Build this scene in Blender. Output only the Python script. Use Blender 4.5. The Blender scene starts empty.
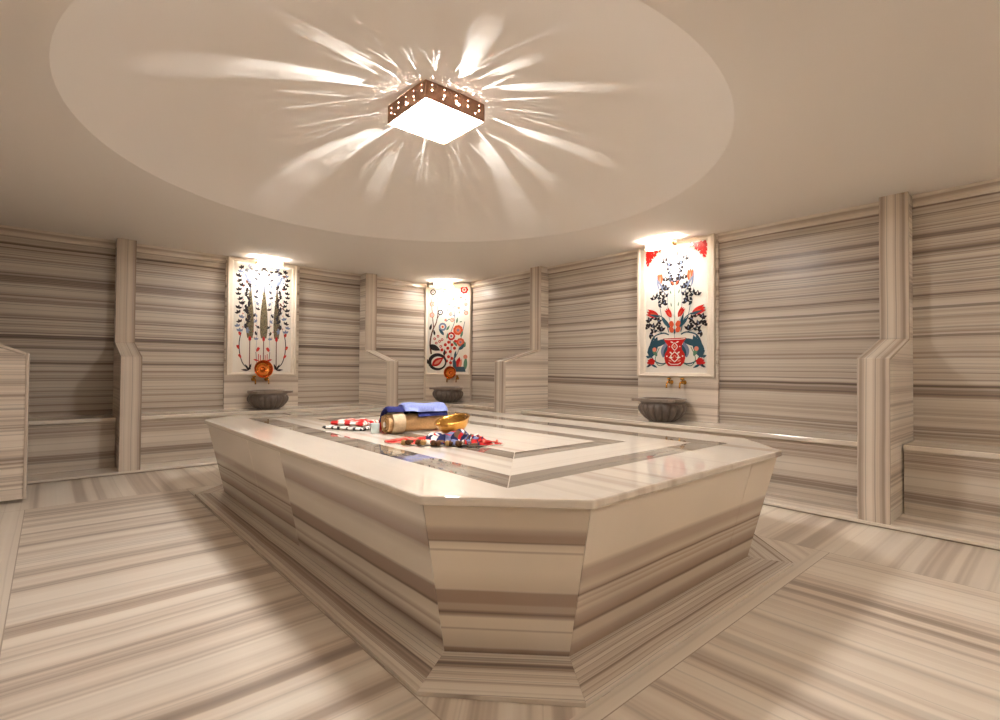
import bpy, bmesh, math, random
from mathutils import Vector, Matrix
S = bpy.context.scene
COL = S.collection
RND = random.Random(7)
PI = math.pi

# ------------------------------------------------------------------ sizes (metres)
EYE = 1.06
XR, YL = 5.031, 6.994          # right and left wall planes
XN, YN = -0.97, -1.30          # the two walls behind the camera
HC = 2.43                      # flat ceiling
XP, YP = 4.235, 6.148          # partition fronts
XU, YU = 4.862, 6.785          # upper pillar fronts
XB, XB2, YB = 4.52, 4.606, 6.477   # bench fronts
ZB = 0.531                     # bench top
Z1, Z2 = 1.149, 1.311          # partition shoulder heights
ZS = 0.029                     # step strip
ZT = 0.612                     # platform top
LX, LY = 1.848, 2.735            # lamp centre

# ------------------------------------------------------------------ materials
def new_mat(name):
    m = bpy.data.materials.new(name); m.use_nodes = True
    nt = m.node_tree; nt.nodes.clear()
    out = nt.nodes.new('ShaderNodeOutputMaterial')
    return m, nt, out

def plain(name, col, rough=.5, metal=0., spec=.5, emit=None, estr=0., trans=0., ior=1.45, noise=0., nscale=30., bump=0.):
    m, nt, out = new_mat(name)
    b = nt.nodes.new('ShaderNodeBsdfPrincipled')
    b.inputs['Base Color'].default_value = (*col, 1)
    b.inputs['Roughness'].default_value = rough
    b.inputs['Metallic'].default_value = metal
    b.inputs['Specular IOR Level'].default_value = spec
    b.inputs['IOR'].default_value = ior
    b.inputs['Transmission Weight'].default_value = trans
    if emit:
        b.inputs['Emission Color'].default_value = (*emit, 1)
        b.inputs['Emission Strength'].default_value = estr
    if noise or bump:
        tc = nt.nodes.new('ShaderNodeTexCoord')
        n = nt.nodes.new('ShaderNodeTexNoise'); n.inputs['Scale'].default_value = nscale
        n.inputs['Detail'].default_value = 4
        nt.links.new(tc.outputs['Object'], n.inputs['Vector'])
        if noise:
            r = nt.nodes.new('ShaderNodeValToRGB')
            r.color_ramp.elements[0].color = (*[c * (1 - noise) for c in col], 1); r.color_ramp.elements[0].position = .3
            r.color_ramp.elements[1].color = (*[min(1, c * (1 + noise)) for c in col], 1); r.color_ramp.elements[1].position = .7
            nt.links.new(n.outputs['Fac'], r.inputs['Fac']); nt.links.new(r.outputs['Color'], b.inputs['Base Color'])
        if bump:
            bp = nt.nodes.new('ShaderNodeBump'); bp.inputs['Strength'].default_value = bump
            bp.inputs['Distance'].default_value = .01
            nt.links.new(n.outputs['Fac'], bp.inputs['Height']); nt.links.new(bp.outputs['Normal'], b.inputs['Normal'])
    nt.links.new(b.outputs['BSDF'], out.inputs['Surface'])
    return m

def srgb(r, g, b):
    f = lambda c: (c / 255 / 12.92) if c <= 10 else ((c / 255 + .055) / 1.055) ** 2.4
    return (f(r), f(g), f(b))

CREAM = srgb(233, 222, 207); TAN = srgb(211, 195, 178); BROWN = srgb(166, 147, 131); DARK = srgb(98, 81, 70)

def marble(name, direction, seed, freq=6.0, rough=.16, contrast=1.0, light=1.0, ramp=None, span=None, wob=.012, slab=None, tint=(1, 1, 1), veins=.9, fine=.2, spec=.5, ior=1.5):
    """striped marble: bands perpendicular to DIRECTION (object space). ramp: explicit bands over span=(lo, hi)."""
    m, nt, out = new_mat(name)
    N = nt.nodes.new; L = nt.links.new
    def math_(op, a, b=None, c=None, clamp=False):
        n = N('ShaderNodeMath'); n.operation = op; n.use_clamp = clamp
        for i, x in enumerate((a, b, c)):
            if x is None: continue
            if isinstance(x, (int, float)): n.inputs[i].default_value = x
            else: L(x, n.inputs[i])
        return n.outputs[0]
    tc = N('ShaderNodeTexCoord')
    dot = N('ShaderNodeVectorMath'); dot.operation = 'DOT_PRODUCT'
    L(tc.outputs['Object'], dot.inputs[0]); dot.inputs[1].default_value = direction
    s0 = dot.outputs['Value']
    # slow waviness along the bands
    nz = N('ShaderNodeTexNoise'); nz.inputs['Scale'].default_value = 1.1; nz.inputs['Detail'].default_value = 3
    off = N('ShaderNodeVectorMath'); off.operation = 'ADD'; off.inputs[1].default_value = (seed * 3.1, seed * 1.7, seed * .9)
    L(tc.outputs['Object'], off.inputs[0]); L(off.outputs['Vector'], nz.inputs['Vector'])
    w = math_('MULTIPLY', math_('SUBTRACT', nz.outputs['Fac'], .5), wob * 2.2)
    s = math_('ADD', s0, w)
    if slab:                                                    # slabs of given length, each with its own run of bands
        d2 = N('ShaderNodeVectorMath'); d2.operation = 'DOT_PRODUCT'
        L(tc.outputs['Object'], d2.inputs[0]); d2.inputs[1].default_value = slab[0]
        cell = math_('FLOOR', math_('DIVIDE', math_('ADD', d2.outputs['Value'], slab[2]), slab[1]))
        wn = N('ShaderNodeTexWhiteNoise'); wn.noise_dimensions = '1D'; L(math_('ADD', cell, seed * 7.3), wn.inputs['W'])
        s = math_('ADD', s, math_('MULTIPLY', wn.outputs['Value'], slab[3]))
    def n1(fr, det, o, ro=.5):
        n = N('ShaderNodeTexNoise'); n.noise_dimensions = '1D'
        n.inputs['Scale'].default_value = 1.0; n.inputs['Detail'].default_value = det; n.inputs['Roughness'].default_value = ro
        L(math_('MULTIPLY_ADD', s, fr, o + seed * 13.7), n.inputs['W'])
        return n.outputs['Fac']
    finen = n1(freq * 9, 2, 3.3)
    if ramp:
        t = math_('DIVIDE', math_('SUBTRACT', s, span[0]), span[1] - span[0])
        t = math_('ADD', t, math_('MULTIPLY', math_('SUBTRACT', finen, .5), .012))
        cr = N('ShaderNodeValToRGB'); L(t, cr.inputs['Fac'])
        el = cr.color_ramp.elements
        while len(el) > 1: el.remove(el[0])
        el[0].position = ramp[0][0]; el[0].color = (*ramp[0][1], 1)
        for p, c in ramp[1:]:
            e = el.new(p); e.color = (*c, 1)
        colr = cr.outputs['Color']
    else:
        broad = n1(freq, 2, .0, .55)
        mid = n1(freq * 2.9, 3, 9.1, .6)
        v = math_('ADD', math_('MULTIPLY', broad, .52), math_('MULTIPLY', mid, .48))
        v = math_('ADD', v, math_('MULTIPLY', math_('SUBTRACT', finen, .5), fine))
        cr = N('ShaderNodeValToRGB'); L(v, cr.inputs['Fac'])
        el = cr.color_ramp.elements
        mix = lambda a, b, t: tuple(x + (y - x) * t for x, y in zip(a, b))
        k = contrast
        pts = [(.30, mix(TAN, DARK, min(1, .75 * k))), (.40, mix(TAN, BROWN, min(1, .9 * k))), (.47, mix(CREAM, TAN, min(1, .95 * k))), (.54, mix(TAN, CREAM, .7)), (.62, CREAM), (.72, mix(TAN, BROWN, .25 * k))]
        el[0].position, el[1].position = pts[0][0], pts[-1][0]
        el[0].color = (*pts[0][1], 1); el[1].color = (*pts[-1][1], 1)
        for p, c in pts[1:-1]:
            e = el.new(p); e.color = (*c, 1)
        colr = cr.outputs['Color']
        # thin darker veins
        vn = n1(freq * 1.9, 1, 27.0)
        d = math_('ABSOLUTE', math_('SUBTRACT', vn, .52))
        fac = math_('SUBTRACT', 1.0, math_('DIVIDE', d, .022), clamp=True)
        mx = N('ShaderNodeMix'); mx.data_type = 'RGBA'
        L(math_('MULTIPLY', fac, .6 * veins * contrast), mx.inputs['Factor']); L(colr, mx.inputs['A']); mx.inputs['B'].default_value = (*BROWN, 1) if contrast < .7 else (*DARK, 1)
        colr = mx.outputs['Result']
    # faint cloudiness in the stone
    cl = N('ShaderNodeTexNoise'); cl.inputs['Scale'].default_value = 2.3; cl.inputs['Detail'].default_value = 4
    L(off.outputs['Vector'], cl.inputs['Vector'])
    mulv = math_('MULTIPLY_ADD', cl.outputs['Fac'], .16, .92)
    sc = N('ShaderNodeVectorMath'); sc.operation = 'MULTIPLY'; L(colr, sc.inputs[0])
    cmb = N('ShaderNodeCombineXYZ')
    for i in range(3): L(math_('MULTIPLY', mulv, light * tint[i]), cmb.inputs[i])
    L(cmb.outputs[0], sc.inputs[1])
    b = N('ShaderNodeBsdfPrincipled'); L(sc.outputs['Vector'], b.inputs['Base Color'])
    b.inputs['Roughness'].default_value = rough; b.inputs['Specular IOR Level'].default_value = spec; b.inputs['IOR'].default_value = ior
    L(b.outputs['BSDF'], out.inputs['Surface'])
    return m

# ------------------------------------------------------------------ mesh helpers
class MB:
    def __init__(s): s.v = []; s.f = []; s.m = []
    def add(s, vs, fs, mat=0):
        o = len(s.v); s.v += [tuple(v) for v in vs]
        for i, f in enumerate(fs):
            s.f.append([o + k for k in f]); s.m.append(mat[i] if isinstance(mat, (list, tuple)) else mat)
    def box(s, x0, x1, y0, y1, z0, z1, mat=0):
        vs = [(x0, y0, z0), (x1, y0, z0), (x1, y1, z0), (x0, y1, z0), (x0, y0, z1), (x1, y0, z1), (x1, y1, z1), (x0, y1, z1)]
        s.add(vs, [(0, 3, 2, 1), (4, 5, 6, 7), (0, 1, 5, 4), (1, 2, 6, 5), (2, 3, 7, 6), (3, 0, 4, 7)], mat)
    def prism(s, a, b, mat=0, cap=None):
        """two matching rings of 3-D points"""
        n = len(a); vs = list(a) + list(b)
        fs = [tuple(range(n))[::-1], tuple(range(n, 2 * n))] + [(i, (i + 1) % n, n + (i + 1) % n, n + i) for i in range(n)]
        s.add(vs, fs, mat)
    def slab(s, pts, z0, z1, mat=0):
        s.prism([(x, y, z0) for x, y in pts], [(x, y, z1) for x, y in pts], mat)
    def loft(s, rings, mat=0, closed=True, caps=True):
        o = len(s.v); n = len(rings[0])
        for r in rings: s.v += [tuple(p) for p in r]
        for j in range(len(rings) - 1):
            for i in range(n if closed else n - 1):
                k = (i + 1) % n
                s.f.append([o + j * n + i, o + j * n + k, o + (j + 1) * n + k, o + (j + 1) * n + i]); s.m.append(mat)
        if caps:
            s.f.append([o + i for i in range(n)][::-1]); s.m.append(mat)
            q = o + (len(rings) - 1) * n
            s.f.append([q + i for i in range(n)]); s.m.append(mat)
    def lathe(s, prof, c=(0, 0, 0), n=32, mat=0, rib=None, caps=False):
        rings = []
        for r, z, *k in prof:
            amp = k[0] if k else 0
            rings.append([(c[0] + (r + amp * (rib(i / n) if rib else 0)) * math.cos(2 * PI * i / n), c[1] + (r + amp * (rib(i / n) if rib else 0)) * math.sin(2 * PI * i / n), c[2] + z) for i in range(n)])
        s.loft(rings, mat, True, caps)
    def tube(s, pts, r, n=10, mat=0):
        pts = [Vector(p) for p in pts]; rings = []
        for i, p in enumerate(pts):
            d = (pts[min(i + 1, len(pts) - 1)] - pts[max(i - 1, 0)]).normalized()
            a = d.orthogonal().normalized() if i == 0 else (a - d * a.dot(d)).normalized()
            b = d.cross(a); rr = r[i] if isinstance(r, (list, tuple)) else r
            rings.append([p + a * rr * math.cos(2 * PI * k / n) + b * rr * math.sin(2 * PI * k / n) for k in range(n)])
        s.loft(rings, mat)
    def build(s, name, mats, parent=None, loc=(0, 0, 0), smooth=False, bevel=0, sub=0, fix=True, rot=None):
        me = bpy.data.meshes.new(name)
        me.from_pydata(s.v, [], s.f)
        mats = mats if isinstance(mats, (list, tuple)) else [mats]
        for m in mats: me.materials.append(m)
        for p, k in zip(me.polygons, s.m): p.material_index = min(k, len(mats) - 1); p.use_smooth = smooth
        if fix:
            bm = bmesh.new(); bm.from_mesh(me); bmesh.ops.recalc_face_normals(bm, faces=bm.faces); bm.to_mesh(me); bm.free()
        me.update()
        o = bpy.data.objects.new(name, me); COL.objects.link(o)
        o.location = loc
        if rot: o.rotation_euler = rot
        if parent: o.parent = parent
        if bevel:
            b = o.modifiers.new('edge', 'BEVEL'); b.width = bevel; b.segments = 2; b.limit_method = 'ANGLE'; b.angle_limit = .6
        if sub:
            b = o.modifiers.new('sub', 'SUBSURF'); b.levels = sub; b.render_levels = sub
        return o

def thing(name, label, cat, loc=(0, 0, 0), rot=(0, 0, 0), group=None):
    o = bpy.data.objects.new(name, None); COL.objects.link(o)
    o.location = loc; o.rotation_euler = rot; o.empty_display_size = .1
    o['label'] = label; o['category'] = cat
    if group: o['group'] = group
    return o

def structure(o): o['kind'] = 'structure'; return o

def holed_plate(name, w, h, t, holes, mat, parent, loc, rot):
    """upright sheet w x h (centred on x, base at z=0), thickness t, with real round or slotted holes (x, z, rx, rz)"""
    cu = bpy.data.curves.new(name + '_c', 'CURVE'); cu.dimensions = '2D'; cu.fill_mode = 'BOTH'; cu.extrude = t / 2
    def poly(pts):
        sp = cu.splines.new('POLY'); sp.points.add(len(pts) - 1)
        for q, (x, y) in zip(sp.points, pts): q.co = (x, y, 0, 1)
        sp.use_cyclic_u = True
    poly([(-w / 2, 0), (w / 2, 0), (w / 2, h), (-w / 2, h)])
    for x, z, rx, rz in holes:
        poly([(x + rx * math.cos(2 * PI * k / 14), z + rz * math.sin(2 * PI * k / 14)) for k in range(14)])
    tmp = bpy.data.objects.new(name + '_t', cu); COL.objects.link(tmp)
    dg = bpy.context.evaluated_depsgraph_get()
    me = bpy.data.meshes.new_from_object(tmp.evaluated_get(dg))
    bpy.data.objects.remove(tmp); bpy.data.curves.remove(cu)
    me.transform(Matrix.Rotation(PI / 2, 4, 'X'))               # stand it up: curve y -> z
    me.name = name; me.materials.clear(); me.materials.append(mat)
    o = bpy.data.objects.new(name, me); COL.objects.link(o); o.parent = parent
    o.location = loc; o.rotation_euler = rot
    return o

# ------------------------------------------------------------------ materials in use
WARM = (1.0, .80, .60)
M_wall_l = marble('striped_marble_wall_left', (0, 0, 1), 1, freq=6.6, rough=.3, contrast=1.25, light=.82)
M_wall_r = marble('striped_marble_wall_right', (0, 0, 1), 52, freq=6.6, rough=.3, contrast=1.25, light=.82)
M_bench = marble('striped_marble_bench', (0, 0, 1), 3, freq=5.5, rough=.3, contrast=1.0, light=.88)
M_bench_top_l = marble('striped_marble_seat_left', (0, 1, 0), 4, freq=4, rough=.14, contrast=.3, fine=.1)
M_bench_top_r = marble('striped_marble_seat_right', (1, 0, 0), 5, freq=4, rough=.14, contrast=.3, fine=.1)
M_part_side = marble('striped_marble_partition_side', (0, 0, 1), 6, freq=5, rough=.3, contrast=.85)
M_part_x = marble('striped_marble_upright_x', (1, 0, 0), 77, freq=4.6, rough=.2, contrast=1.1, fine=.08, veins=.7)
M_part_y = marble('striped_marble_upright_y', (0, 1, 0), 78, freq=4.6, rough=.2, contrast=1.1, fine=.08, veins=.7)
M_floor_y = marble('striped_marble_floor_across', (0, 1, 0), 49, freq=2.7, rough=.34, contrast=.95, light=1.02, wob=.03, fine=.07, veins=.45, spec=.35)
M_floor_x = marble('striped_marble_floor_along', (1, 0, 0), 50, freq=2.7, rough=.34, contrast=.95, light=1.02, wob=.03, fine=.07, veins=.45, spec=.35)
M_floor_bx = marble('striped_marble_border_x', (1, 0, 0), 11, freq=2.6, rough=.3, contrast=.55, fine=.1)
M_floor_by = marble('striped_marble_border_y', (0, 1, 0), 12, freq=2.6, rough=.3, contrast=.5, fine=.1)
M_floor_d = marble('striped_marble_border_diag', (.7071, -.7071, 0), 13, freq=3.5, rough=.3, contrast=.6, fine=.1)
M_step = marble('striped_marble_step', (0, 0, 1), 14, freq=8, rough=.2, contrast=.5)
M_plain_marble = marble('pale_marble', (0, 0, 1), 15, freq=3.0, rough=.15, contrast=.35)
M_grout = plain('pale_grout', srgb(222, 208, 190), .2)
M_plaster = plain('warm_plaster', srgb(238, 231, 223), .85, spec=.2)
M_dome = plain('warm_plaster_dome', srgb(238, 231, 223), .85, spec=.2)
M_copper = plain('brushed_copper_plate', srgb(172, 134, 110), .42, metal=.65)
M_brass = plain('polished_brass', srgb(212, 158, 72), .22, metal=1.)
M_hcopper = plain('hammered_copper', srgb(205, 112, 48), .25, metal=1., bump=.5, nscale=45)
M_hbrass = plain('hammered_gilt_brass', srgb(214, 160, 80), .22, metal=1., bump=.5, nscale=60)
M_glow = plain('lit_crystal_diffuser', (1, .95, .9), .3, emit=(1, .985, .965), estr=42.)
M_glow2 = plain('lit_glass_strip', (1, .95, .9), .3, emit=(1, .965, .90), estr=62.)
M_hot = plain('lit_crystal_over_bulb', (1, .95, .9), .3, emit=(1, .985, .965), estr=430.)
M_front = plain('lit_frosted_front', (1, .95, .9), .3, emit=(1, .90, .74), estr=3.)
M_nickel = plain('champagne_metal', srgb(214, 186, 140), .3, metal=.9)

# ================================================================== ROOM SHELL
def wall(name, x0, x1, y0, y1, mat, z1=HC + .06):
    b = MB(); b.box(x0, x1, y0, y1, -.05, z1); return structure(b.build(name, mat))
wall('wall_left', XN - .12, XR + .12, YL, YL + .12, M_wall_l)
wall('wall_right', XR, XR + .12, YN - .12, YL, M_wall_r)
wall('wall_near_left', XN - .12, XN, YN - .12, YL, M_wall_l)
wall('wall_near_right', XN, XR, YN - .12, YN, M_wall_r)

# floor, laid in fields with their own run of bands
b = MB()
def quad(pts, mat): b.add([(x, y, 0) for x, y in pts], [tuple(range(len(pts)))], mat)
PX0, PY0 = .90, 1.02
FXL, FYL, FXR = -.12, 5.10, 3.42
quad([(FXL, YN), (PX0, YN), (PX0, FYL), (FXL, FYL)], 0)
quad([(PX0, YN), (FXR, YN), (FXR, .955), (PX0, .955)], 1)
quad([(PX0, .955), (FXR, .955), (FXR, PY0), (PX0, PY0)], 3)
quad([(PX0, PY0), (1.30, PY0), (PX0, 1.42)], 4)
quad([(1.30, PY0), (FXR, PY0), (FXR, FYL), (PX0, FYL), (PX0, 1.42)], 4)
quad([(XN, FYL), (FXR, FYL), (XR, FYL + (XR - FXR)), (XR, YL), (XN, YL)], 2)
quad([(FXR, YN), (XR, YN), (XR, FYL + (XR - FXR)), (FXR, FYL)], 3)
quad([(XN, YN), (FXL, YN), (FXL, FYL), (XN, FYL)], 2)
# thin pale joints between the fields
def joint(p, q, w=.0045, z=.0006):
    d = (Vector(q) - Vector(p)).normalized(); n = Vector((-d.y, d.x)) * w / 2
    a, c = Vector(p), Vector(q)
    b.add([(*(a + n), z), (*(c + n), z), (*(c - n), z), (*(a - n), z)], [(0, 1, 2, 3)], 5)
joint((PX0, YN), (PX0, FYL)); joint((XN, FYL), (FXR, FYL)); joint((FXR, YN), (FXR, FYL)); joint((PX0, .955), (FXR, .955)); joint((FXL, YN), (FXL, FYL))
M_joint = plain('floor_joint', srgb(176, 158, 140), .4)
floor = structure(b.build('floor', [M_floor_y, M_floor_x, M_floor_bx, M_floor_by, M_floor_d, M_joint], fix=False))

# ceiling: flat ring round a shallow dome
DCX, DCY, DR, DRISE = 1.94, 3.00, 1.965, .355
DSR = (DR * DR + DRISE * DRISE) / (2 * DRISE)
def dome_z(r): return HC + DRISE - (DSR - math.sqrt(DSR * DSR - r * r))
b = MB(); n = 128
rim = [(DCX + DR * math.cos(2 * PI * i / n), DCY + DR * math.sin(2 * PI * i / n), HC) for i in range(n)]
def to_rect(i):
    a = 2 * PI * i / n; c, s_ = math.cos(a), math.sin(a)
    x0, x1, y0, y1 = XN - .12, XR + .12, YN - .12, YL + .12
    t = min(((x1 - DCX) / c if c > 1e-9 else 1e9), ((x0 - DCX) / c if c < -1e-9 else 1e9), ((y1 - DCY) / s_ if s_ > 1e-9 else 1e9), ((y0 - DCY) / s_ if s_ < -1e-9 else 1e9))
    return (DCX + c * t, DCY + s_ * t, HC)
outer = [to_rect(i) for i in range(n)]
b.loft([outer, rim], 0, True, False)
# the four corners the rays miss
for cx, cy in ((XN - .12, YN - .12), (XR + .12, YN - .12), (XR + .12, YL + .12), (XN - .12, YL + .12)):
    a = math.atan2(cy - DCY, cx - DCX) % (2 * PI); i = int(a / (2 * PI) * n)
    b.add([outer[i], (cx, cy, HC), outer[(i + 1) % n]], [(0, 1, 2)], 0)
ring = MB(); rings = []
for j in range(25):
    r = DR * (1 - j / 25)
    rings.append([(DCX + r * math.cos(2 * PI * i / n), DCY + r * math.sin(2 * PI * i / n), dome_z(r)) for i in range(n)])
rings.append([(DCX + .002 * math.cos(2 * PI * i / n), DCY + .002 * math.sin(2 * PI * i / n), HC + DRISE) for i in range(n)])
o0 = len(b.v); b.loft(rings, 1, True, False)
b.add(rings[-1], [tuple(range(n))], 1)
me_c = b.build('ceiling', [M_plaster, M_dome], fix=False); structure(me_c)
for p in me_c.data.polygons: p.use_smooth = (p.material_index == 1)

# cornice lengths just under the ceiling, one per bay
def cornice(name, p, q, inward, mat):
    """strip from p to q along a wall, projecting to INWARD"""
    b = MB(); iv = Vector(inward)
    prof = [(0, HC - .088), (.012, HC - .088), (.016, HC - .078), (.030, HC - .070), (.032, HC - .018), (.038, HC - .012), (.038, HC), (0, HC)]
    a = [(p[0] + iv.x * d, p[1] + iv.y * d, z) for d, z in prof]; c = [(q[0] + iv.x * d, q[1] + iv.y * d, z) for d, z in prof]
    b.prism(a, c); return structure(b.build(name, mat))
L1A, L1B, L2A, L2B = .516, .689, 3.408, 3.581
R1A, R1B, R2A, R2B = .827, 1.012, 4.699, 4.893
CL, CR_ = (4.552, YL), (XR, 6.368)            # ends of the corner slab
k = 1
PLX0, PLX1, PRY0, PRY1 = 1.612, 2.517, 2.362, 3.283
for a0, a1 in ((XN, L1A), (L1B, PLX0), (PLX1, L2A), (L2B, CL[0])):
    cornice('trim_%d' % k, (a0, YL), (a1, YL), (0, -1), M_step); k += 1
for a0, a1 in ((YN, R1A), (R1B, PRY0), (PRY1, R2A), (R2B, CR_[1])):
    cornice('trim_%d' % k, (XR, a0), (XR, a1), (-1, 0), M_step); k += 1

# low step strip that the benches and partitions stand on, raised on a recessed foot
def step(name, front, back, mat, dirn):
    b = MB(); rec = [(x + dirn[0] * .014, y + dirn[1] * .014) for x, y in front]
    b.slab(front + back, .009, ZS); o = structure(b.build(name, [mat], bevel=.004))
    b = MB(); b.slab(rec + back, 0, .0088); structure(b.build(name + '_foot', [M_joint]))
dd = XR - XP + .012
step('baseboard_left', [(XN, YP - .012), (XP - .012, YP - .012)], [(XR, YP - .012 + dd), (XR, YL), (XN, YL)], M_floor_by, (0, 1))
step('baseboard_right', [(XP - .012, YP - .012), (XP - .012, YN)], [(XR, YN), (XR, YP - .012 + dd)], M_floor_bx, (1, 0))

# ================================================================== PARTITIONS
def partition(label, lo, hi, wall_side, group='marble partitions between the bays'):
    """stepped upright slab; wall_side 'left' (stands on wall_left, width along X) or 'right' (width along Y) or 'near' (wall X = XN)"""
    mid = (lo + hi) / 2
    if wall_side == 'left':
        loc = (mid, YP, ZS); F = lambda w, d, z: (w, d, z - ZS); fr = M_part_x; D1, DU = YL - YP, YU - YP
    elif wall_side == 'right':
        loc = (XP, mid, ZS); F = lambda w, d, z: (d, w, z - ZS); fr = M_part_y; D1, DU = XR - XP, XU - XP
    else:
        loc = (-.120, mid, ZS); F = lambda w, d, z: (-d, w, z - ZS); fr = M_part_y; D1, DU = -.120 - XN, -.120 - XN - .18
    t = thing('marble_partition', label, 'partition', loc, group=group)
    hw = (hi - lo) / 2; c = .020
    z2 = Z2 + (.11 if wall_side == 'near' else 0)
    # core: what the sides show
    b = MB(); prof = [(c, ZS), (c, Z1 - .012), (DU + .01, z2 - .012), (DU + c, HC - .001), (D1, HC - .001), (D1, ZS)]
    prof = [(c, ZS), (c, Z1 - c), (DU + c, z2 - c), (DU + c, HC - .001), (D1 - .001, HC - .001), (D1 - .001, ZS)]
    e = hw - .006
    b.prism([F(-e, d, z) for d, z in prof], [F(e, d, z) for d, z in prof]); b.build('core', M_part_side, t, bevel=.002)
    b = MB(); pr = [(0, ZS), (0, Z1), (c, Z1 + .005), (c, ZS)]
    b.prism([F(-hw, d, z) for d, z in pr], [F(hw, d, z) for d, z in pr]); b.build('front_slab', fr, t, bevel=.003)
    sl = (z2 - Z1) / DU
    b = MB(); pr = [(c * .98, Z1 - c + .004), (c * .98, Z1 + sl * c), (DU, z2), (DU, z2 - c + .004)]
    b.prism([F(-hw, d, z) for d, z in pr], [F(hw, d, z) for d, z in pr]); b.build('sloping_cap', fr, t, bevel=.003)
    b = MB(); pr = [(DU, z2 + .001), (DU, HC - .001), (DU + c, HC - .001), (DU + c, z2 - c + .006)]
    b.prism([F(-hw, d, z) for d, z in pr], [F(hw, d, z) for d, z in pr]); b.build('pillar_slab', fr, t, bevel=.003)
    return t
partition('stepped striped marble partition between the dark far-left bay and the cypress panel', L1A, L1B, 'left')
partition('stepped striped marble partition left of the corner panel', L2A, L2B, 'left')
partition('stepped striped marble partition right of the corner panel', R2A, R2B, 'right')
partition('tall stepped striped marble partition right of the red vase panel', R1A, R1B, 'right')
partition('low sloping end of a striped marble partition at the left edge of the photo', 5.37, 5.54, 'near')

# ================================================================== BENCHES
def bench(label, pts_front, pts_back, seat_mat, joints=()):
    """pts_front: polyline of the front edge; pts_back: polyline of the wall edge (reverse order)"""
    cx = sum(p[0] for p in pts_front) / len(pts_front); cy = sum(p[1] for p in pts_front) / len(pts_front)
    t = thing('marble_bench', label, 'bench', (cx, cy, ZS), group='built-in marble benches')
    rel = lambda P: [(x - cx, y - cy) for x, y in P]
    f, k = rel(pts_front), rel(pts_back)
    b = MB(); b.slab(f + k, ZB - .036 - ZS, ZB - ZS); b.build('seat_slab', seat_mat, t, bevel=.006)
    inset = []
    for i, p in enumerate(pts_front):                          # front panel sits 20 mm behind the nosing
        q = Vector(pts_back[-1 - i] if len(pts_back) == len(pts_front) else pts_back[0]); d = (q - Vector(p)).normalized() * .030
        inset.append((p[0] + d.x - cx, p[1] + d.y - cy))
    inner = []
    for i, p in enumerate(pts_front):
        q = Vector(pts_back[-1 - i] if len(pts_back) == len(pts_front) else pts_back[0]); d = (q - Vector(p)).normalized() * .06
        inner.append((p[0] + d.x - cx, p[1] + d.y - cy))
    b = MB(); b.slab(inset + inner[::-1], 0, ZB - .036 - ZS); b.build('front_panel', M_bench, t)
    return t
g = .003
bench('striped marble bench in the dark far-left bay', [(XN + g, YB), (L1A - g, YB)], [(L1A - g, YL - g), (XN + g, YL - g)], M_bench_top_l)
bench('long striped marble bench below the cypress panel', [(L1B + g, YB), (L2A - g, YB)], [(L2A - g, YL - g), (L1B + g, YL - g)], M_bench_top_l)
bench('angled striped marble bench in the corner bay, below the blossom panel', [(L2B + g, YB), (4.02, YB), (XB, 5.9), (XB, R2B + g)],
      [(XR - g, R2B + g), (XR - g, 6.33), (4.54, YL - g), (L2B + g, YL - g)], M_bench_top_l)
bench('long striped marble bench below the red vase panel', [(XB, R2A - g), (XB, R1B + g)], [(XR - g, R1B + g), (XR - g, R2A - g)], M_bench_top_r)
bench('striped marble bench in the bay at the right edge of the photo', [(XB2, R1A - g), (XB2, YN + g)], [(XR - g, YN + g), (XR - g, R1A - g)], M_bench_top_r)

# ================================================================== CENTRAL PLATFORM
def C3(r, g, b): return srgb(min(255, r + 3), min(255, g + 7), min(255, b + 13))
cr1, cr2, br1, br2, dk = C3(231, 216, 196), C3(214, 197, 176), C3(188, 166, 145), C3(166, 141, 120), C3(126, 102, 84)
zb0, zb1 = 0.0, ZT - .034
def bands(lst): return [(1 - p, c) for p, c in lst][::-1]          # given from the top down
ramp_ch = bands([(0, cr2), (.13, cr2), (.155, br1), (.19, br2), (.225, br2), (.232, dk), (.245, cr2), (.28, cr1), (.292, br1), (.302, cr1), (.42, cr1), (.545, cr2), (.56, br2), (.635, br2), (.645, br1), (.68, br1), (.70, dk), (.72, br1), (.735, cr1), (.80, cr1), (.808, br1), (.82, cr1), (.93, cr2), (.945, br2), (.975, dk), (1, br2)])
ramp_lf = bands([(0, cr2), (.10, cr1), (.16, br1), (.26, br2), (.30, cr2), (.38, cr1), (.50, cr1), (.53, br2), (.62, br2), (.645, dk), (.66, cr2), (.74, cr1), (.78, br1), (.80, cr1), (.86, br1), (.89, dk), (.93, br1), (.96, cr2), (1, br2)])
ramp_rt = bands([(0, cr1), (.36, cr1), (.40, br1), (.46, br1), (.52, cr2), (.55, br1), (.563, dk), (.58, cr2), (.60, br1), (.612, cr2), (.645, br1), (.66, cr2), (.70, br1), (.765, br2), (.782, dk), (.80, cr2), (.86, cr2), (.90, br1), (.97, br2), (1, dk)])
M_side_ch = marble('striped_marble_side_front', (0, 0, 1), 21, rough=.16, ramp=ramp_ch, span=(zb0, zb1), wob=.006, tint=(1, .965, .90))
M_side_l1 = marble('striped_marble_side_left', (0, 0, 1), 22, rough=.16, ramp=ramp_lf, span=(zb0, zb1), wob=.012, light=1.08, tint=(.96, .985, 1.0))  # cool tint; base colour lifted to offset the shade on this side
M_side_l2 = marble('striped_marble_side_left_far', (0, 0, 1), 23, rough=.16, ramp=ramp_rt, span=(zb0, zb1), wob=.012, light=1.08, tint=(.96, .985, 1.0))  # far panels likewise lightened in the colour against the shade here
M_side_r = marble('striped_marble_side_right', (0, 0, 1), 24, rough=.16, ramp=ramp_rt, span=(zb0, zb1), wob=.01, tint=(1, .965, .91))
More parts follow.
